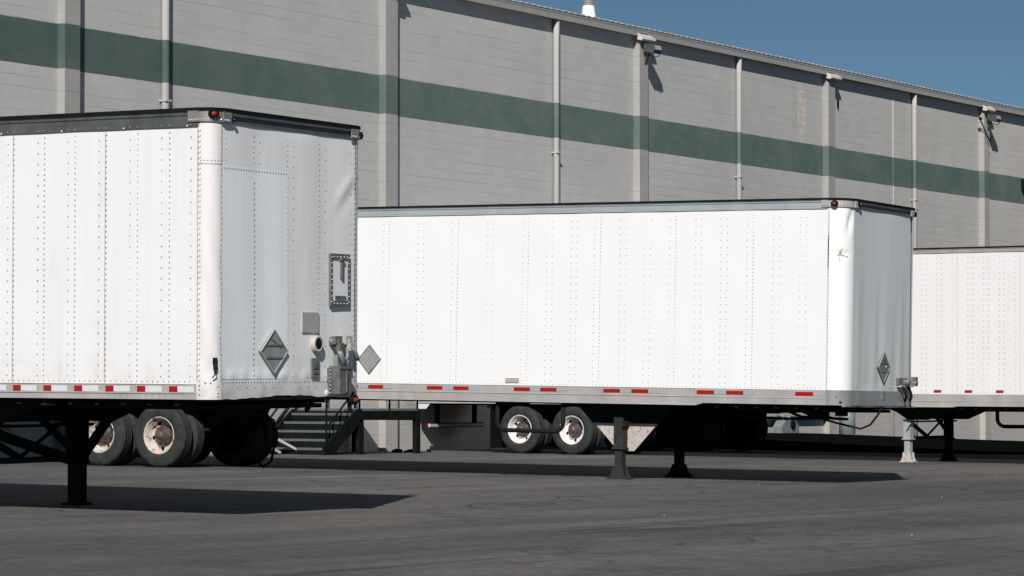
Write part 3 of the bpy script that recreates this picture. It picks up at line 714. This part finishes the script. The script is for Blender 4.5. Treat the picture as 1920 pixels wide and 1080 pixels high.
    for k, uu in enumerate((P.get('legu', .40), W - .40)):
        g_ = G(uu, vl); m_ = lm if k == 0 else UNDER
        hw_ = .085 if P['kind'] == 1 else .074
        mb = MB(); mb.box(uu - hw_, uu + hw_, vl - hw_, vl + hw_, g_ + .43, B - P['legtop']); mb.box(uu - .095, uu + .095, vl - .095, vl + .095, g_ + .43, g_ + .455)
        lo = add(mb, "landing_leg", m_)
        mb = MB(); hi_ = hw_ - .015; mb.box(uu - hi_, uu + hi_, vl - hi_, vl + hi_, g_ + (.06 if P['kind'] != 1 else .021), g_ + .44); add(mb, "inner_tube", m_, lo)
        mb = MB()
        fl_ = P['flare'][k]; t_ = .075 + (fl_ > .1) * .0
        for ua in (((uu - .085, uu - .070), (uu + .070, uu + .085)) if fl_ > .1 else ()):
            mb.prism([(vl - fl_, g_ + .015), (vl + fl_, g_ + .015), (vl + .075 + (fl_ - .075) * .3, g_ + .10), (vl + .078, g_ + .19), (vl - .078, g_ + .19), (vl - .075 - (fl_ - .075) * .3, g_ + .10)], 0, *ua)
        mb.prism([(uu - .11, g_ + .0), (uu + .11, g_ + .0), (uu + .11, g_ + .022), (uu - .11, g_ + .022)], 1, vl - fl_ - .02, vl + fl_ + .02)
        if k == 1 and fl_ > .1: mb.prism([(vl - fl_ + .01, g_ + .02), (vl + fl_ - .01, g_ + .02), (vl + .07, g_ + .19), (vl - .07, g_ + .19)], 0, uu - .06, uu + .06)
        add(mb, "foot", m_ if P['kind'] != 3 or k else RUSTYW, lo)
    mb = MB()
    for uu in (P.get('legu', .40) - .015, W - .40):
        s_ = 1
        if P['gear'] == 'vee':
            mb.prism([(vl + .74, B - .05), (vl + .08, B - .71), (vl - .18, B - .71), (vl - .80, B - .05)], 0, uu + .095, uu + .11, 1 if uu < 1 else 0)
            mb.prism([(vl + .77, B - .045), (vl + .50, B - .315), (vl - .56, B - .315), (vl - .84, B - .045)], 0, uu + .085, uu + .0945, 0)  # added dark plate: the rail's shade on the vee plate, put into colour
        else:
            mb.prism([(vl + .62, B - .01), (vl + .30, B - .12), (vl + .05, B - .27), (vl - .35, B - .27), (vl - .95, B - .02)], 0, uu + .095, uu + .15, 0)
    mb.box(.40, W - .40, vl - .05, vl + .05, B - .26, B - .10, 0)
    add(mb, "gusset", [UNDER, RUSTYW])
    mb = MB(); g_ = G(1.3, vl); zc = g_ + .45
    if P['gear'] == 'vee':
        mb.beam((.45, vl, B - .2), (W - .45, vl, B - .2), .06, .06)
        mb.beam((W - .4, vl + .02, B - .62), (W - .4, vl + 1.1, B - .05), .05, .05)
    if P['gear'] != 'vee' or P['kind'] == 1:
        mb.beam((.45, vl, zc + .02), (W - .45, vl, zc + .02), .05, .06); mb.beam((.45, vl + .04, B - .27), (W / 2, vl + .04, zc + .04), .05, .06); mb.beam((W / 2, vl + .04, zc + .04), (W - .45, vl + .04, B - .2), .03, .03)
        mb.beam((W / 2 + .03, vl - .05, B - .1), (W - .45, vl - .05, zc + .04), .05, .06)
    if P['kind'] == 1:
        mb.beam((W - .4, vl - .0, zc - .05), (W - .4, vl - .55, B - .05), .05, .09)
        mb.beam((.5, vl + .5, B - .15), (W - .4, vl + .1, zc), .06, .1)
    mb.tube([(-.0 + .12, vl - .12, B - .30), (W - .3, vl - .12, B - .30)], .018, 6)
    add(mb, "leg_brace", UNDER)
    # kingpin plate
    mb = MB(); mb.box(.35, W - .35, .25, 1.9, B - .10, B - .056); mb.lathe([(-.2, .05), (-.10, .045)], (W / 2, .92, B - .0), 2, 12); add(mb, "coupler_plate", UNDER)
    # tandem
    va = P['axle']; ta = P['tand']
    mb = MB(); 
    for uu in (.62, W - .70): mb.box(uu, uu + .08, va - 1.1, va + ta + 1.0, B - .22, B - .056)
    for vv in (va - .62, va + ta / 2, va + ta + .62):
        for uu in (.60, W - .72): mb.prism([(vv - .13, B - .22), (vv + .13, B - .22), (vv + .06, B - .52), (vv - .06, B - .52)], 0, uu, uu + .12)
    for vv in (va - .9, va + ta / 2, va + ta + .85): mb.box(.62, W - .62, vv, vv + .08, B - .20, B - .10)
    add(mb, "suspension_frame", UNDER)
    for vv in (va, va + ta):
        zc = G(W / 2, vv) + .5
        mb = MB(); mb.tube([(.25, vv, zc), (W - .25, vv, zc)], .065, 12)
        for uu in (.66, W - .66): mb.tube([(uu, vv - .55, zc + .12), (uu, vv - .25, zc + .08), (uu, vv, zc + .07), (uu, vv + .25, zc + .08), (uu, vv + .55, zc + .12)], .04, 6)
        mb.tube([(.9, vv - .3, zc + .1), (.9, vv - .05, zc + .1)], .09, 12)
        add(mb, "axle", UNDER)
        for uu, flip in ((.035, 0), (.355, 2), (W - .035, 1), (W - .355, 3)):
            wv = copy_tree(P['wheel'] if flip < 2 else WHD, root); wv.location = (uu, vv, G(uu, vv) + .498)
            wv.rotation_euler = (random.random() * 6, 0, 0) if flip in (0, 2) else (random.random() * 6, 0, pi)
    for uu in (.05, W - .65):
        mb = MB(); mb.box(uu, uu + .6, va + ta + .72, va + ta + .735, G(.3, va + ta) + .1, B - .06); add(mb, "mud_flap", BLACK)
    if P.get('ubar'):
        v0, v1, zz = P['ubar']; R = .13; pts = [(.10, v0, B - .03), (.10, v0, B + zz + R)]
        for k in range(1, 6): a = k / 5 * pi / 2; pts.append((.10, v0 - R + R * cos(a), B + zz + R - R * sin(a)))
        for k in range(0, 6): a = k / 5 * pi / 2; pts.append((.10, v1 + R - R * sin(a), B + zz + R - R * cos(a)))
        pts.append((.10, v1, B - .03))
        mb = MB(); mb.tube(pts, .032, 10); mb.tube([(.1, v0, B - .04), (1.0, v0, B - .06)], .03, 8); mb.tube([(.1, v1, B - .04), (1.0, v1, B - .06)], .03, 8); add(mb, "tyre_rack", UNDER)
    P['root'] = root; P['add'] = add; P['lampfn'] = lamp; P['G'] = G
    return root

WHW = wheel_proto(RIMW, "wheel"); WHR = wheel_proto(RIMR, "wheel"); WHD = wheel_proto(UNDER, "wheel")
def colsf(pairs): return [(a, .1) for a, b in pairs] + [(b, .05) for a, b in pairs]
# --- left trailer
p1 = [(.57 + .3585 * (k - 0), .48 + .362 * (k - 0)) for k in range(0, 39)]
T1 = dict(kind=1, flare=(.099, .099), pose=(21.5939, 16.6315, 1.33671, .0497027, .00766189, -.00729058), W=2.604, L=16.2, H=2.681, r=.143, seam=.143, toprail=2.507, fronttop=2.55,
    skin=WH1, front=WH1F, corner=WH1C, riv=RIV, rr=.0075, cols=colsf(p1) + [(.241, .1), (.158, .05)], lines=[.165, 1.215, 2.30, 3.39, 4.48, 5.56],
    fcols=[(.223, .1), (.682, .05), (.789, .1), (1.244, .05), (1.351, .1), (1.808, .05), (1.924, .1), (2.369, .1), (2.44, .05)],
    railmat=SLATE, fronttopmat=SLATE, capmat=ALUD, capl=.12, railbot=0.0, step=.3, line2=.058, botmat=ALU, nosemat=ALU, tapeon='rail',
    tape=[[(.375 + .3625 * k, .470 + .3625 * k, 0), (.375 + .3625 * k - .185, .375 + .3625 * k, 1)] for k in range(43)], tz=(.068, .122),
    legv=3.2, legmat=UNDER, legtop=.0, gear='plate', axle=11.2, tand=1.24, wheel=WHR,
    label="nearest and largest white trailer, at the left, with dark top rail and scuffed blue-patched nose")
r1 = make_trailer(T1)
# --- middle trailer
c2 = [(a + .095, a) for a in (.588, .995, 1.395, 1.798, 2.199, 2.604, 3.002, 3.398, 3.811, 4.195, 4.597, 5.0)] + [(a + .1, a) for a in (5.594, 6.195, 6.793, 7.398)] + [(8.0 + .6 * k + .1, 8.0 + .6 * k) for k in range(11)]
cols2 = []
for i, (a, b) in enumerate(c2):
    cols2.append((a, .1)); cols2.append((b, .05 if i in (2, 5, 8, 11, 13, 15, 17, 19, 21, 23, 25) else .1))
tp2 = []
for s in (.451, 1.512, 1.965, 2.999, 3.452, 4.488, 4.930, 5.967, 6.416, 7.451, 7.9, 8.94, 9.38, 10.42, 10.86, 11.9, 12.35, 13.4): tp2.append([(s, s + .27, 0), (s - .19, s, 2)])
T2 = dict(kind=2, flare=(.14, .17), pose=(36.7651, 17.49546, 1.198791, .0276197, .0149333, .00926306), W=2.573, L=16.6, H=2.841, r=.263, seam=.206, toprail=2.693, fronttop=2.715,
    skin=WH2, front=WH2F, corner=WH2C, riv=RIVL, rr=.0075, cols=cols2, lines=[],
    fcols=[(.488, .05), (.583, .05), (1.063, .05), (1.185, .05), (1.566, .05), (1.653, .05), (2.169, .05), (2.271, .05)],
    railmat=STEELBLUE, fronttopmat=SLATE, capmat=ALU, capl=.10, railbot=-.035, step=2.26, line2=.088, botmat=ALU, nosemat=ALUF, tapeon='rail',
    tape=tp2, tz=(.122, .176), legu=.31, legv=3.60, legmat=LEGG, legtop=.22, gear='vee', axle=11.63, tand=1.17, wheel=WHR, ubar=(5.53, 4.43, -.45),
    label="middle white trailer, seen whole, with grey diamond placards and a silver nose rail")
r2 = make_trailer(T2)
# --- right trailer
p3 = [(2.941 + .32 * k + .1, 2.941 + .32 * k) for k in range(-7, 36)]
T3 = dict(kind=3, flare=(.12, .14), pose=(51.69689, 19.98708, 1.111409, -.0302549, .0046785, -.0000826), W=2.59, L=14.70, H=2.991, r=.2, seam=.224, toprail=2.885, fronttop=2.9,
    skin=WH3, front=WH2F, corner=WH3, riv=RIVL, rr=.0095, cols=[(a, .1) for a, b in p3] + [(b, .05 if i % 4 == 1 else .1) for i, (a, b) in enumerate(p3)], lines=[],
    fcols=[(.5, .05), (1.1, .05), (1.6, .05), (2.2, .05)], railmat=RAIL3, fronttopmat=SLATE, capmat=ALU, capl=.10, railbot=-.02, step=2.4, line2=.09, botmat=ALU, nosemat=ALUF, tapeon='skin',
    tape=[[(v, v + .15, 0)] for v in [1.355 + .635 * k for k in range(20)]], tz=(.262, .305), legv=3.5, legmat=LEGW, legtop=.26, gear='plate', axle=10.9, tand=1.27, wheel=WHW,
    label="pinkish white trailer cut off by the right edge, on pale rusty landing legs")
r3 = make_trailer(T3)
# --- hidden neighbour, mostly behind the right trailer
r4 = copy_tree(r3); M4, T4f = matrix_of(57.3, 20.1, 1.08, -.022, .0047, 0); r4.matrix_world = M4
for c in [c for c in bpy.data.objects if c.parent == r4]:
    if c.name.split('.')[0] in ('landing_leg', 'gusset', 'leg_brace'): c.location.y -= 1.7
r4['label'] = "trailer hidden behind the right one, only shaded wheels and a bent tyre rack showing"
mb = MB(); pts = []; R = .16; v0, v1, zz, Bq = 3.75, 1.9, -.42, 1.1
pts = [(.10, v0, Bq - .03), (.10, v0, Bq + zz + R)]
for k in range(1, 6): a = k / 5 * pi / 2; pts.append((.10, v0 - R + R * cos(a), Bq + zz + R - R * sin(a)))
for k in range(0, 6): a = k / 5 * pi / 2; pts.append((.10, v1 + R - R * sin(a), Bq + zz + R - R * cos(a)))
pts.append((.10, v1, Bq - .03)); mb.tube(pts, .04, 10); mb.build("tyre_rack", BLACK, r4)
for h in (WHW, WHR, WHD):
    for c in [c for c in bpy.data.objects if c.parent == h]: bpy.data.objects.remove(c)
    bpy.data.objects.remove(h)

# ---- nose fittings of the left trailer (local coordinates, z = w + 1.1)
B = 1.1
def diamond(root, cu, cw, hu, hw, plane, base, mats, slats=True, dot=False):
    """placard holder; plane 'f' = front (normal -y), 's' = side (normal -x)"""
    def Q(a, b, d): return (cu + a, base - d, B + cw + b) if plane == 'f' else (base - d, cu + a, B + cw + b)
    mb = MB(); cr = [(0, hw), (hu, 0), (0, -hw), (-hu, 0)]
    v = [Q(a, b, -.012) for a, b in cr] + [Q(a, b, .010) for a, b in cr]
    mb.add(v, [(0, 1, 2, 3), (4, 7, 6, 5)] + [(i, (i + 1) % 4, 4 + (i + 1) % 4, 4 + i) for i in range(4)])
    root_o = mb.build("placard_holder", mats[0], root)
    fr = MB()
    for i in range(4):
        a, b = cr[i], cr[(i + 1) % 4]
        fr.beam(Q(a[0] * .97, a[1] * .97, .014), Q(b[0] * .97, b[1] * .97, .014), .012, .010, up=(0, 1, 0) if plane == 'f' else (1, 0, 0), mi=0)
    if slats:
        for b in (.28, -.28):
            k = 1 - abs(b); fr.beam(Q(-hu * k * .9, hw * b, .013), Q(hu * k * .9, hw * b, .013), .008, .014, mi=1)
        fr.beam(Q(-hu * .3, hw * .62, .013), Q(hu * .45, hw * .2, .013), .008, .012, mi=1)
    if dot: fr.rivet(Q(.06, .01, .012), (0, -1, 0), .022, 2, .01)
    fr.build("frame", [mats[1], PLACD, RIVB], root_o)
diamond(r1, 1.0, .445, .235, .212, 'f', -.010, (PLAC, ALU))
diamond(r2, 1.335, .54, .20, .214, 'f', -.012, (PLACD, PLAC), dot=True)
diamond(r2, 7.70, .565, .195, .214, 's', -.008, (PLAC, PLAC), slats=False)
add = lambda mb, name, mats, root: mb.build(name, mats, root)
# document / access frame
mb = MB(); u0, u1, z0, z1 = 1.985, 2.335, B + .895, B + 1.405; d = -.024
mb.box(u0, u0 + .035, d, .0, z0, z1); mb.box(u1 - .035, u1, d, .0, z0, z1); mb.box(u0 + .035, u1 - .035, d, .0, z1 - .06, z1); mb.box(u0 + .035, u1 - .035, d, .0, z0, z0 + .05)
for i in range(9):
    for uu in (u0 + .018, u1 - .018): mb.rivet((uu, d, z0 + .04 + i * .054), (0, -1, 0), .007, 1, .005)
for i in range(5):
    for zz in (z1 - .03, z0 + .025): mb.rivet((u0 + .06 + i * .06, d, zz), (0, -1, 0), .007, 1, .006)
fo = add(mb, "access_frame", [BOXG, RIVB], r1)
mb = MB(); mb.box(u0 + .036, u1 - .036, -.018, .0, z0 + .052, z1 - .062); add(mb, "access_panel", WH2, fo)
mb = MB(); mb.box(u0 + .17, u0 + .20, -.045, -.019, z1 - .24, z1 - .04); mb.box(u0 + .155, u0 + .215, -.05, -.0185, z1 - .07, z1 - .04); mb.box(u0 + .08, u1 - .08, -.03, -.0185, z0 + .073, z0 + .10); add(mb, "latch", BOXG, fo)
mb = MB(); mb.box(1.497, 1.79, -.0135, .0, B + .63, B + .825); add(mb, "old_sticker", TAPEG, r1)
mb = MB(); c = (1.735, -.0, B + .521); mb.lathe([(0.0, .085), (-.035, .085), (-.05, .078), (-.05, .055), (-.02, .052)], c, 1, 24, 0); mb.lathe([(-.049, .066), (-.0505, .0)], (1.745, 0, B + .521), 1, 24, 1); add(mb, "vent_ring", [CREAM, BLACK], r1)
mb = MB(); mb.box(1.66, 1.785, -.022, .0, B + .20, B + .385, 0); mb.box(1.685, 1.762, -.03, -.0225, B + .285, B + .345, 1); mb.box(1.69, 1.757, -.03, -.0225, B + .235, B + .255, 1); add(mb, "registration_holder", [PLACD, BOXG], r1)
# air couplings, hoses and connector box
for uu, mm in ((2.04, BOXG), (2.23, TAPEG)):
    mb = MB(); mb.lathe([(0, .05), (-.05, .05), (-.06, .035), (-.10, .03)], (uu, -.0, B + .545), 1, 16); mb.box(uu - .06, uu + .06, -.085, -.045, B + .52, B + .60); mb.box(uu - .035, uu + .045, -.12, -.07, B + .46, B + .53); add(mb, "air_coupling", mm, r1)
def sh(l): return [(a - .1, b, c) for a, b, c in l]
mb = MB(); mb.tube([(2.03, -.09, B + .47), (2.05, -.11, B + .40), (2.10, -.10, B + .35), (2.14, -.06, B + .31)], .028, 8); mb.tube(sh([(2.34, -.1, B + .5), (2.38, -.12, B + .45), (2.42, -.12, B + .40), (2.44, -.11, B + .37)]), .02, 8); mb.tube(sh([(2.30, -.08, B + .47), (2.27, -.1, B + .40), (2.25, -.06, B + .32)]), .022, 8); mb.box(2.04, 2.2, -.07, -.02, B + .30, B + .42); add(mb, "air_hose", METERG, r1)
mb = MB(); mb.box(1.99, 2.20, -.13, .0, B + .04, B + .31); mb.box(1.975, 2.215, -.14, -.131, B + .28, B + .30); mb.box(2.085, 2.10, -.136, -.1505, B + .06, B + .27); mb.box(1.955, 1.985, -.03, -.0, B + .03, B + .29)
for i in range(7): mb.rivet((1.97, -.03, B + .05 + i * .036), (0, -1, 0), .010, 1)
add(mb, "connector_box", [BOXG, RIVB], r1)
T1['lampfn'](2.26, -.10, B - .02, 0, -1, REDL, 1.25)
mb = MB(); mb.box(2.25, 2.27, -.09, -.05, B - .15, B - .02); mb.tube([(2.26, -.08, B - .12), (2.28, -.06, B - .02), (2.36, -.05, B + .05)], .012, 6); add(mb, "lamp_bracket", BLACK, r1)
for uu in (1.93, 2.30): 
    mb = MB(); mb.lathe([(0, .034), (-.012, .034), (-.018, .015), (-.019, 0)], (uu, -.012, B + .045), 1, 14); add(mb, "reflector", WTAPE, r1)
# hanging cable under the nose of the left trailer
mb = MB(); mb.tube([(1.2, .5, B - .02), (1.35, .5, B - .14), (1.6, .5, B - .17), (1.78, .5, B - .22), (1.80, .5, B - .45), (1.74, .5, B - .62), (1.6, .5, B - .67), (1.45, .5, B - .58)], .014, 8); mb.tube([(1.15, .45, B - .02), (1.18, .45, B - .2), (1.12, .45, B - .32)], .016, 8); mb.tube([(1.8, .5, B - .3), (1.82, .5, B - .38), (1.79, .5, B - .48)], .028, 8); mb.box(1.3, 1.62, .3, .33, B - .085, B - .03)
mb.beam((2.18, .3, B - .02), (2.05, .3, B - .13), .03, .04)
add(mb, "hanging_cable", HOSE, r1)
# middle trailer nose fittings
mb = MB(); mb.box(1.82, 2.12, -.05, .0, B + .30, B + .40, 0); mb.box(1.84, 2.3, -.07, -.0, B + .27, B + .298, 1); mb.lathe([(0, .05), (-.08, .05), (-.09, .03)], (2.0, -.05, B + .34), 1, 14, 0); mb.lathe([(0, .045), (-.07, .045), (-.08, .03)], (2.34, -.03, B + .33), 1, 14, 0); mb.box(2.30, 2.38, -.10, -.03, B + .29, B + .42, 0); add(mb, "connector_plate", [BOXG, CREAM], r2)
mb = MB(); mb.tube([(1.90, -.06, B + .28), (1.93, -.10, B + .2), (1.98, -.09, B + .13), (2.04, -.05, B + .07)], .018, 8); mb.tube([(2.10, -.06, B + .28), (2.13, -.10, B + .2), (2.18, -.09, B + .13), (2.22, -.05, B + .08)], .018, 8); add(mb, "air_hose", HOSE, r2)
mb = MB(); mb.box(1.28, 1.40, -.022, -.010, B + .09, B + .20); add(mb, "lamp_socket", METERG, r2)
mb = MB(); mb.box(-.0075, -.001, 5.12, 5.345, B + .245, B + .31); add(mb, "faded_sticker", TAPEG, r2)
mb = MB()
mb.tube([(.5, 1.15, B - .02), (.5, 1.05, B - .10), (.5, .85, B - .17), (.5, .5, B - .18), (.5, .15, B - .19)], .02, 8)
mb.tube([(.6, .95, B - .02), (.6, .92, B - .09), (.6, .7, B - .17), (.6, .3, B - .26), (.6, .0, B - .32), (.7, -.1, B - .26), (.9, -.12, B - .13), (1.1, -.1, B - .02)], .015, 8)
mb.tube([(.5, 2.1, B - .12), (.5, 1.6, B - .19), (.5, .9, B - .20), (.5, .4, B - .17)], .018, 8)
mb.lathe([(.0, .10), (-.03, .09), (-.07, .05), (-.085, .0)], (.5, 1.45, B - .055), 2, 16)
mb.box(.4, .55, .45, .72, B - .16, B - .03); mb.box(.4, .5, .15, .3, B - .15, B - .03); mb.box(.45, .5, 1.9, 2.3, B - .14, B - .11)
add(mb, "hanging_hose", HOSE, r2)

# ------------------------------------------------------------------ grit on the asphalt
a = MB(); rnd = random.Random(3)
for i in range(34):
    dd = 22 + rnd.random() ** .8 * 34; la = (rnd.random() - .5) * .38 * dd
    x = F.x * dd + RT.x * la; y = F.y * dd + RT.y * la
    if y > 34: continue
    s = .004 + .006 * rnd.random() ** 2; z = gz(x, y)
    a.add([(x - s, y - s, z), (x + s, y - s * .7, z), (x + s * .8, y + s, z), (x - s * .9, y + s * .8, z), (x, y, z + s * 1.1)], [(0, 1, 4), (1, 2, 4), (2, 3, 4), (3, 0, 4)])
tag(a.build("gravel", SAND), "scattered pale grit on the asphalt", "grit", kind="stuff")
